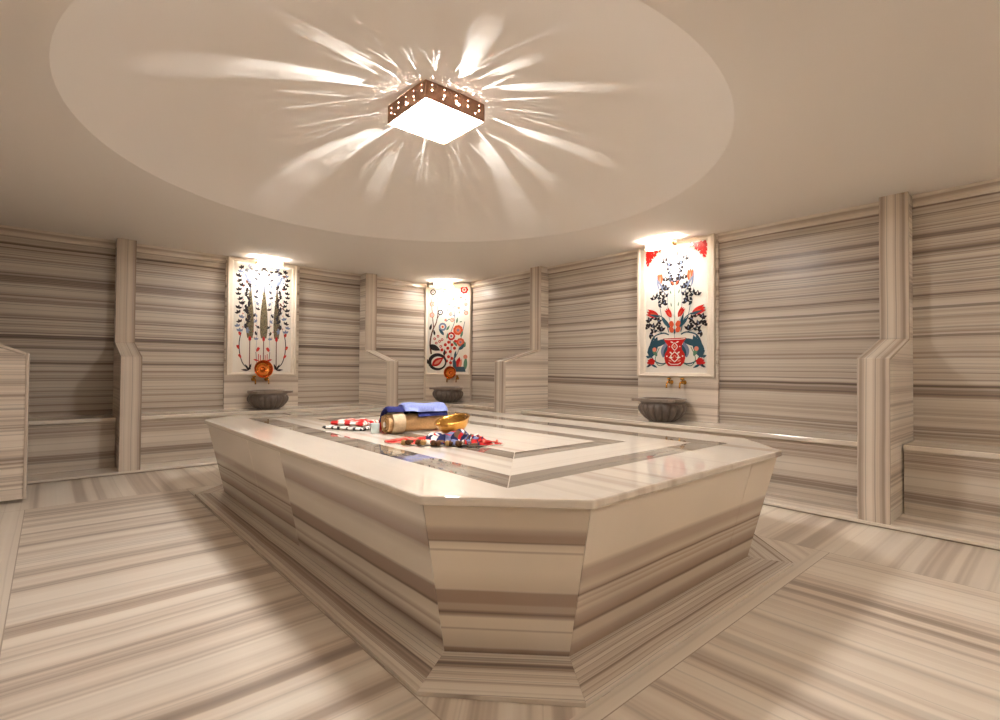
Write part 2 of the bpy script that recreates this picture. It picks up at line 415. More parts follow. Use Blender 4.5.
M_top = marble('pale_polished_marble_top', (1, 0, 0), 25, freq=1.6, rough=.015, contrast=.16, light=1.03, veins=.1, fine=.06, ior=1.6)
M_top_y = marble('pale_polished_marble_top_across', (0, 1, 0), 26, freq=1.6, rough=.015, contrast=.16, light=1.03, veins=.1, fine=.06, ior=1.6)
M_band_x = marble('brown_inlay_band_along', (1, 0, 0), 27, freq=5, rough=.015, contrast=.9, light=.42, tint=(1, .93, .87), fine=.1, wob=.05, ior=1.6)
M_band_y = marble('brown_inlay_band_across', (0, 1, 0), 28, freq=5, rough=.015, contrast=.9, light=.42, tint=(1, .93, .87), fine=.1, wob=.05, ior=1.6)
M_pl = {}
for nm, d, sd in (('x', (1, 0, 0), 61), ('y', (0, 1, 0), 62), ('d', (.7071, .7071, 0), 63), ('e', (.7071, -.7071, 0), 64)):
    M_pl[nm] = marble('striped_marble_plinth_' + nm, d, sd, freq=9, rough=.2, contrast=1.1, fine=.06)

X0, Y0, X1, Y1 = .973, 1.092, 3.44, 5.10
TCX, TCY = (X0 + X1) / 2, (Y0 + Y1) / 2
# chamfer starts: front(near), right, far, left
octo = [(X0, Y0 + .429), (X0 + .429, Y0), (X1 - .352, Y0), (X1, Y0 + .352), (X1, Y1 - .40), (X1 - .40, Y1), (X0 + .274, Y1), (X0, Y1 - .274)]
base = [(1.105, 1.548), (1.43, 1.223), (2.945, 1.223), (3.30, 1.578), (3.30, 4.56), (2.90, 4.96), (1.37, 4.96), (1.105, 4.695)]
plin = [(.905, 1.415), (1.272, 1.02), (3.045, 1.02), (3.50, 1.475), (3.50, 4.70), (3.05, 5.15), (1.30, 5.15), (.905, 4.78)]
pf = thing('marble_platform', 'large raised marble slab platform with slanted striped sides in the middle of the room', 'platform', (TCX, TCY, 0))
R_ = lambda P: [(x - TCX, y - TCY) for x, y in P]
octo_r, base_r, plin_r = R_(octo), R_(base), R_(plin)
# top slab with its inlaid bands
b = MB()
def inset_ring(P, d):          # inset a rectangle
    x0, y0, x1, y1 = P; return (x0 + d, y0 + d, x1 - d, y1 - d)
b.slab(octo_r, ZT - .034, ZT, 0)
rect = (X0 - TCX, Y0 - TCY, X1 - TCX, Y1 - TCY)
def rring(d0, d1, mats, z):
    a, c = inset_ring(rect, d0), inset_ring(rect, d1)
    A = [(a[0], a[1]), (a[2], a[1]), (a[2], a[3]), (a[0], a[3])]; B = [(c[0], c[1]), (c[2], c[1]), (c[2], c[3]), (c[0], c[3])]
    for i in range(4):
        j = (i + 1) % 4
        b.add([(*A[i], z), (*A[j], z), (*B[j], z), (*B[i], z)], [(0, 1, 2, 3)], mats[i % 2])
rring(.318, .475, (3, 2), ZT + .0004)
rring(.475, .755, (1, 0), ZT + .0004)
rring(.755, .890, (3, 2), ZT + .0004)
c = inset_ring(rect, .89)
b.add([(c[0], c[1], ZT + .0004), (c[2], c[1], ZT + .0004), (c[2], c[3], ZT + .0004), (c[0], c[3], ZT + .0004)], [(0, 1, 2, 3)], 0)
def tj(p, q, w=.004, z=ZT + .0008):
    d = (Vector(q) - Vector(p)).normalized(); nn = Vector((-d.y, d.x)) * w / 2; a_, c_ = Vector(p), Vector(q)
    b.add([(*(a_ + nn), z), (*(c_ + nn), z), (*(c_ - nn), z), (*(a_ - nn), z)], [(0, 1, 2, 3)], 4)
for sx, sy in ((0, 1), (2, 1), (2, 3), (0, 3)):
    a_, c_ = inset_ring(rect, .318), inset_ring(rect, .89); tj((a_[sx], a_[sy]), (c_[sx], c_[sy]))
top = b.build('top_slab', [M_top, M_top_y, M_band_x, M_band_y, M_grout], pf, bevel=.009, fix=False)
# make sure the slab's own faces look outwards
bm = bmesh.new(); bm.from_mesh(top.data)
for f_ in bm.faces:
    if len(f_.verts) == 4 and f_.material_index > 0 and f_.normal.z < 0: f_.normal_flip()
bm.to_mesh(top.data); bm.free()
# slanted side panels
def inset_poly(P, d):
    n = len(P); out = []
    for i in range(n):
        p0, p1, p2 = Vector(P[i - 1]), Vector(P[i]), Vector(P[(i + 1) % n])
        e1, e2 = (p1 - p0).normalized(), (p2 - p1).normalized()
        n1_, n2_ = Vector((-e1.y, e1.x)), Vector((-e2.y, e2.x)); m_ = (n1_ + n2_).normalized()
        out.append(p1 + m_ * d / m_.dot(n1_))
    return out
octo_in = inset_poly(octo_r, .022)
def side(i, t0, t1, mat):
    j = (i + 1) % 8
    ins = .022
    def tp(P, t): return Vector(P[i]).lerp(Vector(P[j]), t)
    cen = Vector((0, 0))
    e = (Vector(octo_r[j]) - Vector(octo_r[i])).normalized(); nin = Vector((-e.y, e.x))
    if nin.dot(-Vector(octo_r[i])) < 0: nin = -nin
    gp = .002 / max(.1, (Vector(octo_r[j]) - Vector(octo_r[i])).length)
    a0, a1 = tp(octo_in, t0 + gp), tp(octo_in, t1 - gp)
    b0, b1 = tp(base_r, t0 + gp), tp(base_r, t1 - gp)
    th = nin * .025; zt_, zb_ = ZT - .0342, .0165
    m = MB(); m.prism([(*a0, zt_), (*a1, zt_), (*(a1 + th), zt_), (*(a0 + th), zt_)], [(*b0, zb_), (*b1, zb_), (*(b1 + th), zb_), (*(b0 + th), zb_)])
    m.build('side_panel', mat, pf)
side(0, 0, 1, M_side_ch)
side(1, 0, .80, M_side_r); side(1, .80, 1, M_side_r)
side(2, 0, 1, M_side_r); side(3, 0, .5, M_side_r); side(3, .5, 1, M_side_r); side(4, 0, 1, M_side_r); side(5, 0, 1, M_side_r); side(6, 0, 1, M_side_l2)
side(7, 0, .345, M_side_l2); side(7, .345, .54, M_side_l2); side(7, .54, 1, M_side_l1)
# flat mitred plinth
pm = {0: 'd', 1: 'y', 2: 'e', 3: 'x', 4: 'd', 5: 'y', 6: 'e', 7: 'x'}
for i in range(8):
    j = (i + 1) % 8; m = MB()
    q = [Vector(plin_r[i]), Vector(plin_r[j]), Vector(base_r[j]), Vector(base_r[i])]
    cc = sum(q, Vector((0, 0))) / 4
    inn = (Vector(base_r[i]) + Vector(base_r[j])) / 2 - (Vector(plin_r[i]) + Vector(plin_r[j])) / 2
    inn = inn.normalized() * .03
    q[2] += (q[2] - q[1]) * .12; q[3] += (q[3] - q[0]) * .12
    m.slab([tuple(v) for v in q], .0008, .016); m.build('plinth_slab', M_pl[pm[i]], pf, bevel=.002)

# ================================================================== CAMERA
f_px, pitch, yaw, roll = 508.514, .016647, .724374, .0074476
fw = Vector((math.sin(yaw) * math.cos(pitch), math.cos(yaw) * math.cos(pitch), math.sin(pitch)))
rt = Vector((math.cos(yaw), -math.sin(yaw), 0)); up = rt.cross(fw)
r2 = rt * math.cos(roll) + up * math.sin(roll); u2 = -rt * math.sin(roll) + up * math.cos(roll)
cam = bpy.data.objects.new('camera', bpy.data.cameras.new('camera')); COL.objects.link(cam)
cam.data.sensor_width = 36; cam.data.sensor_fit = 'HORIZONTAL'; cam.data.lens = 36 * f_px / 1000; cam.data.clip_start = .02
cam.matrix_world = Matrix(((r2.x, u2.x, -fw.x, 0), (r2.y, u2.y, -fw.y, 0), (r2.z, u2.z, -fw.z, EYE), (0, 0, 0, 1)))
S.camera = cam

# ================================================================== PAINTED PANELS
P_white = plain('glazed_white_tile', srgb(240, 232, 220), .14)
P_black = plain('glaze_black', srgb(48, 42, 44), .2)
P_teal = plain('glaze_teal', srgb(52, 84, 98), .2)
P_red = plain('glaze_red', srgb(196, 40, 36), .2)
P_orange = plain('glaze_orange', srgb(214, 92, 58), .2)
P_green = plain('glaze_olive', srgb(112, 100, 74), .2, noise=.6, nscale=90)
P_blue = plain('glaze_greyblue', srgb(124, 134, 158), .2)
P_brown = plain('glaze_brown', srgb(104, 62, 44), .2)
P_pink = plain('glaze_salmon', srgb(226, 142, 118), .2)
P_lgreen = plain('glaze_green', srgb(96, 134, 108), .2)
PM = [P_white, P_black, P_teal, P_red, P_orange, P_green, P_blue, P_brown, P_pink, P_lgreen]
WH, BK, TE, RE, OR, GN, BL, BN, PK, LG = range(10)

class Paint:
    """flat glaze shapes on a tile W x H; u across 0..1, v up 0..1 (lower left origin); sizes are fractions of W"""
    def __init__(s, W, H, y): s.W, s.H, s.y, s.n, s.b = W, H, y, 0, MB()
    def poly(s, pts, mat):
        s.n += 1; y = s.y - .0010 - .000012 * s.n
        s.b.add([(p[0], y, p[1]) for p in pts], [tuple(range(len(pts)))], mat)
    def c(s, u, v): return (u - .5) * s.W, v * s.H
    def disc(s, u, v, r, mat, n=14, ry=None):
        x, z = s.c(u, v); r *= s.W; q = (ry or r / s.W) * s.W
        s.poly([(x + r * math.cos(2 * PI * k / n), z + q * math.sin(2 * PI * k / n)) for k in range(n)], mat)
    def leaf(s, u, v, L, wd, ang, mat, bend=0.):
        """pointed leaf whose root is at (u, v)"""
        x, z = s.c(u, v); L *= s.W; wd *= s.W; a = math.radians(ang); N = 9; up_, dn = [], []
        for k in range(N + 1):
            t = k / N; h = wd / 2 * math.sin(PI * t ** .8) ; px = L * t; pz = bend * L * math.sin(PI * t * .5) * t
            up_.append((px, pz + h)); dn.append((px, pz - h))
        pts = up_ + dn[::-1][1:-1]
        s.poly([(x + p * math.cos(a) - q * math.sin(a), z + p * math.sin(a) + q * math.cos(a)) for p, q in pts], mat)
    def stroke(s, pts, wd, mat, taper=False):
        P = [Vector(s.c(*p)) for p in pts]; Q = []
        for i in range(len(P) - 1):                                # Catmull-Rom smoothing
            p0, p1, p2, p3 = P[max(i - 1, 0)], P[i], P[i + 1], P[min(i + 2, len(P) - 1)]
            for k in range(6):
                t = k / 6; Q.append(.5 * ((2 * p1) + (p2 - p0) * t + (2 * p0 - 5 * p1 + 4 * p2 - p3) * t * t + (3 * p1 - p0 - 3 * p2 + p3) * t ** 3))
        Q.append(P[-1]); wd *= s.W / 2; A, B = [], []
        for i, q in enumerate(Q):
            d = (Q[min(i + 1, len(Q) - 1)] - Q[max(i - 1, 0)]).normalized(); nn = Vector((-d.y, d.x)); h = wd * ((1 - i / len(Q)) ** .6 if taper else 1)
            A.append(q + nn * h); B.append(q - nn * h)
        s.n += 1; y = s.y - .0010 - .000012 * s.n
        vs = [(p.x, y, p.y) for p in A] + [(p.x, y, p.y) for p in B]; m = len(A)
        s.b.add(vs, [(i, i + 1, m + i + 1, m + i) for i in range(m - 1)], mat)
    def tulip(s, u, v, L, ang, mat=RE, core=PK):
        for da, bw in ((-11, .30), (11, .30), (0, .36)): s.leaf(u, v, L, L * bw, ang + da, mat)
        if core is not None: s.leaf(u + .1 * L * math.cos(math.radians(ang)), v + .1 * L * s.W / s.H * math.sin(math.radians(ang)), L * .62, L * .13, ang, core)
    def rose(s, u, v, r, a, c, mid=WH, k=7):
        for i in range(k):
            t = 2 * PI * i / k; s.disc(u + r * .62 * math.cos(t), v + r * .62 * s.W / s.H * math.sin(t), r * .42, a, 10)
        s.disc(u, v, r * .55, mid); s.disc(u, v, r * .30, c)
    def trefoil(s, u, v, r, ang, mat):
        for da in (-52, 0, 52): s.leaf(u, v, r, r * .52, ang + da, mat)

def paint_cypress(p):
    for u, dv, ww in ((.275, .0, .130), (.51, .0, .135), (.735, .0, .115)):
        p.stroke([(u, .03), (u, .34)], .016, BN)
        out = [(0, .29), (.35, .315), (.47, .37), (.5, .45), (.42, .56), (.26, .66), (.12, .76), (.03, .88)]
        L_ = [(-a * ww * p.W + (u - .5) * p.W, (b_ + dv) * p.H) for a, b_ in out]; R__ = [(a * ww * p.W + (u - .5) * p.W, (b_ + dv) * p.H) for a, b_ in out[::-1]]
        p.poly(L_[1:] + R__[:-1], GN)
        for k in range(16):                                        # foliage flecks
            v = .33 + .027 * k; h = ww * .5 * (1 - max(0, (v - .46)) / .42) * .6
            p.leaf(u - h * .5 * (-1) ** k - .012, v, .05, .012, 62 if k % 2 else 118, BK if k % 3 else BN)
        p.leaf(u, .285, .10, .05, 90, RE); p.stroke([(u, .74), (u, .90)], .010, BL)
    for sgn in (-1, 1):
        m_ = lambda u: .5 + sgn * (u - .5)
        A = lambda a: a if sgn > 0 else 180 - a
        p.stroke([(m_(.70), .03), (m_(.82), .07), (m_(.885), .16), (m_(.90), .27), (m_(.87), .36)], .016, BK)
        for sx in (.63, .70, .78): p.leaf(m_(.735), .02, .13, .035, A(60 - (sx - .70) * 700), BK)
        for u, v, a in ((.885, .33, 78), (.905, .21, 70), (.865, .13, 60)): p.tulip(m_(u), v, .085, A(a), RE, OR)
        p.tulip(m_(.61), .19, .10, A(118), RE, OR); p.stroke([(m_(.60), .06), (m_(.62), .19)], .009, BK); p.leaf(m_(.66), .12, .10, .03, A(195), RE)
        p.stroke([(m_(.575), .10), (m_(.575), .17)], .012, RE); p.stroke([(m_(.54), .11), (m_(.54), .16)], .012, RE)
        p.stroke([(m_(.86), .36), (m_(.80), .50), (m_(.86), .62), (m_(.82), .75), (m_(.90), .88), (m_(.86), .98)], .006, BL)
        rr = random.Random(5)
        for k in range(15):
            v = .37 + .041 * k; ph = k * 1.7
            for du in (.055, -.055):
                u = .845 + .03 * math.sin(ph) + du
                p.trefoil(m_(u), v + (.012 if du < 0 else 0), .062 + .010 * rr.random(), A(90 + (40 if du < 0 else -40) + 60 * rr.random()), BK if rr.random() < .72 else BL)
            if k % 3 == 1: p.disc(m_(.845), v, .010, RE)
        for k in range(12):                                        # vine between the cypresses
            v = .30 + .055 * k; u = .62 + .022 * math.sin(k * 2.1)
            p.trefoil(m_(u), v, .052, A(90 + 70 * math.sin(k * 1.3)), BK if k % 3 else BL); p.disc(m_(u + .03), v + .022, .009, RE if k < 3 else BL)
        p.stroke([(m_(.62), .2), (m_(.605), .4), (m_(.635), .6), (m_(.61), .8), (m_(.64), .93)], .005, BL)
        for k in range(5): p.trefoil(m_(.54 + .085 * k), .955 - .01 * (k % 2), .055, A(250 + 20 * (k % 3)), BK)
    p.trefoil(.5, .97, .05, 270, BK)
    r3 = random.Random(11)
    for k in range(34):                                            # loose leaves filling the ground between the trees
        u = .13 + .74 * r3.random(); v = .40 + .52 * r3.random()
        if min(abs(u - c_) for c_ in (.275, .51, .735)) < .075 and v < .8: continue
        p.trefoil(u, v, .036 + .02 * r3.random(), 360 * r3.random(), (BK, BN, BL)[k % 3])

def paint_blossom(p):
    p.stroke([(.10, .22), (.07, .36), (.13, .50), (.22, .60), (.25, .74), (.20, .84)], .040, BN, True)
    p.stroke([(.15, .53), (.12, .68), (.10, .86), (.17, .97)], .022, BN, True)
    p.stroke([(.22, .62), (.30, .70), (.30, .74)], .016, BK)
    p.stroke([(.55, .05), (.58, .25), (.56, .45), (.66, .62), (.62, .80)], .012, TE)
    p.stroke([(.60, .12), (.74, .24), (.82, .42), (.90, .6)], .012, TE)
    for u, v, r in ((.13, .95, .07), (.31, .71, .065)): p.disc(u, v, r, BK); p.disc(u, v, r * .62, WH); p.disc(u, v, r * .28, BL)
    for u, v, r in ((.24, .875, .05), (.11, .81, .06), (.11, .68, .06), (.36, .94, .05), (.56, .69, .045), (.42, .97, .035)): p.rose(u, v, r, PK, RE)
    for u, v, r in ((.88, .97, .09), (.93, .70, .05), (.92, .80, .04), (.60, .62, .05)): p.rose(u, v, r, RE if v > .9 else PK, OR)
    p.rose(.37, .54, .095, BL, OR, WH, 11)
    for u, v, r in ((.74, .50, .115), (.58, .43, .095), (.80, .36, .095)): p.rose(u, v, r, RE if u < .7 else OR, RE, WH if u < .7 else PK, 9); p.disc(u, v, r * .25, BL)
    for u, v in ((.18, .40), (.26, .43), (.22, .35), (.30, .37), (.33, .31), (.36, .39)): p.disc(u, v, .032, RE); p.disc(u, v, .014, WH)
    for u, v in ((.44, .33), (.52, .36), (.50, .29), (.60, .33), (.56, .25), (.44, .24), (.66, .29), (.52, .19), (.40, .19), (.60, .17), (.36, .27), (.68, .37), (.47, .14), (.57, .12)):
        p.disc(u, v, .038, RE); p.disc(u + .008, v + .004, .012, OR)
    p.leaf(.05, .33, .30, .14, -35, BK, .15); p.leaf(.06, .50, .16, .06, 75, BK); p.leaf(.18, .44, .14, .05, 100, BK)
    # large dark bud lower left
    p.disc(.25, .13, .225, BK, 24, .20); p.disc(.27, .125, .165, WH, 22, .135); p.leaf(.12, .085, .34, .17, 34, RE); p.leaf(.17, .10, .22, .07, 34, PK)
    p.leaf(.04, .10, .20, .07, 110, BK, .2); p.leaf(.42, .20, .15, .06, 100, BK, -.2)
    for u, v, a, L in ((.76, .27, 35, .24), (.72, .31, 120, .16), (.40, .44, 120, .20), (.47, .40, 70, .14), (.80, .42, 60, .16), (.66, .17, 70, .18), (.9, .3, 80, .14), (.46, .50, 45, .14), (.7, .58, 70, .14)):
        p.leaf(u, v, L, L * .34, a, TE if L > .17 else LG, .15)
    p.leaf(.72, .04, .30, .15, 72, RE, .1); p.leaf(.78, .05, .24, .07, 78, PK); p.leaf(.68, .02, .34, .09, 95, TE); p.leaf(.90, .03, .34, .09, 78, LG, .1)
    p.poly([((a - .5) * p.W, q * p.H) for a, q in ((.68, .015), (.93, .015), (.90, .075), (.70, .075))], TE)
    for u, v, r in ((.92, .19, .05), (.62, .86, .035), (.52, .80, .03), (.75, .76, .035), (.80, .88, .03), (.44, .62, .03)): p.disc(u, v, r, PK)
    for k in range(14): p.leaf(.45 + .035 * k, .60 + .33 * ((k * 37) % 11) / 11, .07, .026, 40 + 50 * (k % 4), LG if k % 2 else BL)

def paint_vase(p):
    for sgn in (-1, 1):
        m_ = lambda u: .5 + sgn * (u - .5)
        A = lambda a: a if sgn > 0 else 180 - a
        # corner ornaments
        for (u, v, r) in ((.97, .985, .05), (.91, .985, .05), (.84, .985, .045), (.77, .985, .03), (.97, .95, .05), (.91, .95, .045), (.85, .955, .03), (.97, .915, .04), (.93, .915, .03), (.97, .885, .025)):
            p.trefoil(m_(u), v, r * 1.6, A(225 + (u - .9) * 300), RE); p.disc(m_(u), v, r * .55, RE)
        # big saz leaves curling down either side of the vase
        p.stroke([(m_(.58), .10), (m_(.70), .07), (m_(.86), .10), (m_(.93), .19), (m_(.86), .285), (m_(.70), .315), (m_(.60), .30)], .020, TE)
        p.leaf(m_(.925), .115, .36, .16, A(104), TE, .12 * sgn); p.leaf(m_(.92), .20, .40, .10, A(150), TE, .18 * sgn)
        p.leaf(m_(.70), .12, .24, .13, A(112), BL, -.15 * sgn); p.leaf(m_(.685), .13, .20, .065, A(118), TE, -.1 * sgn)
        for k in range(6): p.leaf(m_(.93 - .012 * k), .12 + .028 * k, .075, .04, A(20 + 18 * k), TE)
        p.leaf(m_(.80), .13, .15, .06, A(60), LG, .1); p.stroke([(m_(.62), .08), (m_(.76), .055), (m_(.83), .11), (m_(.76), .20)], .012, LG)
        p.disc(m_(.845), .185, .035, PK)
        # red carnations at the foot
        for a in (40, 75, 110, 145, 5): p.leaf(m_(.90), .075, .085, .05, A(a), RE)
        p.disc(m_(.90), .085, .058, RE); p.leaf(m_(.90), .065, .10, .035, A(-25), TE); p.leaf(m_(.90), .065, .12, .035, A(205), TE)
        p.leaf(m_(.93), .07, .07, .025, A(-60), BK)
        # dark vine clusters
        cl = [(.66, .88), (.60, .845), (.63, .80), (.60, .755), (.66, .73), (.70, .675), (.76, .655), (.645, .655), (.80, .60), (.72, .575), (.855, .59), (.69, .545), (.78, .55),
              (.93, .415), (.86, .43), (.79, .41), (.96, .36), (.88, .365), (.81, .365), (.93, .31), (.86, .325), (.77, .345), (.98, .40), (.72, .335), (.545, .905), (.57, .72), (.66, .60)]
        for i, (u, v) in enumerate(cl):
            p.trefoil(m_(u), v, .082, A(60 + 47 * i % 150), BK); p.leaf(m_(u), v + .004, .05, .016, A(60 + 47 * i % 150), BL if i % 2 else WH)
        p.stroke([(m_(.53), .33), (m_(.60), .45), (m_(.62), .60), (m_(.58), .75), (m_(.62), .88)], .007, BL)
        p.stroke([(m_(.56), .34), (m_(.70), .42), (m_(.76), .55), (m_(.80), .65)], .008, TE)
        p.stroke([(m_(.60), .30), (m_(.78), .33), (m_(.93), .36)], .008, TE)
        # tulips
        p.tulip(m_(.745), .70, .20, A(88), OR, PK); p.stroke([(m_(.64), .62), (m_(.70), .655), (m_(.745), .71)], .012, BL)
        p.leaf(m_(.70), .66, .22, .035, A(72), BL, -.2 * sgn); p.leaf(m_(.76), .66, .26, .03, A(66), BL, .25 * sgn)
        p.tulip(m_(.77), .455, .23, A(20), RE, OR); p.leaf(m_(.74), .455, .20, .045, A(-8), TE, .3 * sgn); p.stroke([(m_(.60), .32), (m_(.66), .42), (m_(.77), .46)], .014, TE)
        p.tulip(m_(.555), .435, .17, A(58), RE, OR); p.leaf(m_(.57), .34, .26, .05, A(64), TE, .15); p.leaf(m_(.60), .36, .20, .045, A(50), TE)
        for v in (.315, .36): p.leaf(m_(.53), v, .10, .075, A(62), OR); p.disc(m_(.56), v + .03, .036, OR)
        p.leaf(m_(.51), .69, .09, .028, A(50), OR); p.leaf(m_(.56), .62, .07, .02, A(70), LG); p.leaf(m_(.555), .52, .07, .02, A(80), LG)
    p.stroke([(.5, .27), (.5, .70)], .007, LG); p.trefoil(.5, .885, .085, 90, BL); p.leaf(.5, .30, .10, .03, 90, TE)
    # vase
    prof = [(.19, .272), (.155, .245), (.115, .215), (.12, .18), (.16, .15), (.172, .115), (.155, .08), (.10, .052)]
    pts = [((.5 - a - .5) * p.W, q * p.H) for a, q in prof] + [((.5 + a - .5) * p.W, q * p.H) for a, q in prof[::-1]]
    p.poly(pts, RE)
    for sgn in (-1, 1):
        m_ = lambda u: .5 + sgn * (u - .5)
        A = lambda a: a if sgn > 0 else 180 - a
        p.stroke([(m_(.5), .235), (m_(.545), .205), (m_(.50), .175)], .012, WH); p.stroke([(m_(.5), .165), (m_(.57), .125), (m_(.5), .085)], .014, WH)
        p.leaf(m_(.53), .12, .07, .03, A(0), WH); p.leaf(m_(.585), .165, .06, .022, A(215), WH); p.leaf(m_(.60), .10, .06, .022, A(200), PK); p.leaf(m_(.57), .245, .06, .02, A(200), WH)
        p.stroke([(m_(.5), .262), (m_(.6), .262), (m_(.67), .266)], .010, WH); p.disc(m_(.63), .13, .012, WH); p.disc(m_(.585), .205, .010, WH)
        p.stroke([(m_(.5), .066), (m_(.56), .068), (m_(.60), .08)], .010, WH)
    p.disc(.5, .205, .022, PK); p.disc(.5, .125, .026, PK); p.leaf(.5, .105, .06, .03, 90, RE)

def panel(label, loc, rz, slab_w, frame, tile, painter, slab_t=.035, rim=True):
    """frame=(x0,x1,z0,z1) tile=(x0,x1,z0,z1) in the panel's own frame: x to the viewer's right, y into the wall, z from bench top"""
    t = thing('painted_tile_panel', label, 'tile panel', loc, (0, 0, rz), 'painted tile panels above the basins')
    H = HC - ZB
    if slab_w:
        b = MB(); b.box(-slab_w / 2, slab_w / 2, -slab_t, -.001, 0.001, .395); b.box(-slab_w / 2, slab_w / 2, -slab_t, -.001, .397, H - .002)
        b.build('backing_slab', M_panel_slab, t, bevel=.003)
    y0 = -slab_t if slab_w else 0
    fx0, fx1, fz0, fz1 = frame; tx0, tx1, tz0, tz1 = tile
    b = MB(); b.box(tx0 - .01, tx1 + .01, y0 - .012, y0 - .0005, tz0 - .01, tz1 + .01, 0)
    p = Paint(tx1 - tx0, tz1 - tz0, y0 - .012); painter(p)
    ox, oz = (tx0 + tx1) / 2, tz0
    n0 = len(b.v); b.v += [(x + ox, y, z + oz) for x, y, z in p.b.v]; b.f += [[n0 + k for k in f] for f in p.b.f]; b.m += p.b.m
    o = b.build('tile_face', PM, t, fix=False)
    bm = bmesh.new(); bm.from_mesh(o.data); bm.faces.ensure_lookup_table()
    for f in bm.faces[6:]:
        if f.normal.y > 0: f.normal_flip()
    bm.to_mesh(o.data); bm.free()
    # moulded frame: four mitred lengths in one mesh
    b = MB(); prof = [(0, 0), (0, .030), (.010, .036), (.24, .036), (.36, .024), (.8, .020), (1, .012), (1, 0)]
    cs = [((fx0, fz0), (tx0, tz0)), ((fx1, fz0), (tx1, tz0)), ((fx1, fz1), (tx1, tz1)), ((fx0, fz1), (tx0, tz1))]
    for i in range(4):
        (ao, ai), (co, ci) = cs[i], cs[(i + 1) % 4]
        ra = [(ao[0] + (ai[0] - ao[0]) * s_, y0 - .0005 - d, ao[1] + (ai[1] - ao[1]) * s_) for s_, d in prof]
        rc = [(co[0] + (ci[0] - co[0]) * s_, y0 - .0005 - d, co[1] + (ci[1] - co[1]) * s_) for s_, d in prof]
        b.prism(ra, rc)
    b.build('moulded_frame', M_frame, t)
    return t
M_panel_slab = marble('pale_striped_backing', (0, 0, 1), 41, freq=4.5, rough=.16, contrast=.55, light=1.05)
M_frame = plain('cream_marble_frame', srgb(232, 218, 200), .2, noise=.04, nscale=6)
panel('white tile panel painted with three tall cypress trees, on the left wall', (2.0645, YL, ZB), 0, .905, (-.435, .41, .425, 1.895), (-.362, .345, .455, 1.850), paint_cypress)
panel('white tile panel painted with a red vase and tulips, on the right wall', (XR, 2.822, ZB), -PI / 2, .921, (-.452, .440, .460, 1.898), (-.352, .352, .497, 1.856), paint_vase)
CA, CBp = Vector(CL), Vector(CR_)
cd = (CBp - CA).normalized(); cin = Vector((-cd.y, cd.x))          # into the corner
if cin.dot(Vector((1, 1))) < 0: cin = -cin
cw = (CBp - CA).length; crz = math.atan2(cd.y, cd.x)
b = MB(); q0, q1 = CA - cd * .0, CBp + cd * .0
b.slab([tuple(q0), tuple(q1), (XR + .02, YL + .02)], ZB - .03, HC + .02); structure(b.build('wall_corner', M_panel_slab))
cm = (CA + CBp) / 2
panel('narrow white tile panel painted with red blossoms and branches, in the corner', (cm.x - cin.x * .001, cm.y - cin.y * .001, ZB), crz, 0, (-.37, .375, .425, 1.865), (-.345, .350, .450, 1.825), paint_blossom)
# slim upright edges either side of the corner panel
for P, nm in ((CA, 'trim_9'), (CBp, 'trim_10')):
    b = MB(); e = P - cin * .016; d_ = cd if P is CA else -cd
    a = [e + d_ * -.004, e + d_ * .022, P + d_ * .022 + cin * .01, P - d_ * .004 + cin * .01]
    b.slab([tuple(v) for v in a], ZB + .001, HC - .002); structure(b.build(nm, M_part_x))

# ================================================================== BASINS, BOWLS, TAPS
M_stone = plain('grey_carved_marble', srgb(112, 98, 88), .42, noise=.14, nscale=14)
M_stone_rim = plain('grey_marble_rim', srgb(142, 127, 115), .3, noise=.1, nscale=14)
def basin(label, loc, rz):
    t = thing('marble_basin', label, 'basin', loc, (0, 0, rz), 'carved grey basins on the benches')
    n = 180; flute = lambda a: -abs(math.sin(a * PI * 14)) ** .5 * -1.0
    flute = lambda a: abs(math.sin(a * PI * 18)) ** .4 - .6
    prof = [(.0, .0), (.115, .0), (.130, .006, .006), (.168, .035, .030), (.203, .075, .038), (.225, .115, .038), (.230, .145, .030), (.223, .170, .010), (.214, .182, .0), (.216, .188), (.226, .196), (.226, .204), (.205, .206), (.196, .19), (.170, .10), (.10, .05), (.0, .045)]
    prof[0] = (.001, .0); prof[-1] = (.001, .045)
    b = MB(); b.lathe(prof, n=n, rib=flute, caps=True); b.build('bowl', M_stone, t, smooth=True)
    # flat rim with two lugs at the front corners
    N = 64; ro = []; ri = []
    for i in range(N):
        a = 2 * PI * i / N; r = .236
        for c_ in (-135, -45):
            d = abs((math.degrees(a) - c_ + 180) % 360 - 180)
            if d < 13: r = .236 + .075 * (1 - (d / 13) ** 4)
        ro.append((r * math.cos(a), min(r * math.sin(a), .236))); ri.append((.198 * math.cos(a), .198 * math.sin(a)))
    b = MB()
    rings = [[(*p, .2045) for p in ri], [(*p, .2045) for p in ro], [(*p, .234) for p in ro], [(*p, .234) for p in ri], [(*p, .2045) for p in ri]]
    b.loft(rings, 0, True, False); b.build('rim', M_stone_rim, t, bevel=.003)
    return t
basin('carved grey marble basin under the cypress panel', (2.055, YL - .29, ZB), 0)
basin('carved grey marble basin under the red vase panel', (XR - .29, 2.825, ZB), -PI / 2)
bc_ = cm - cin * .26 + cd * .085
basin('carved grey marble basin under the corner blossom panel', (bc_.x, bc_.y, ZB), crz)

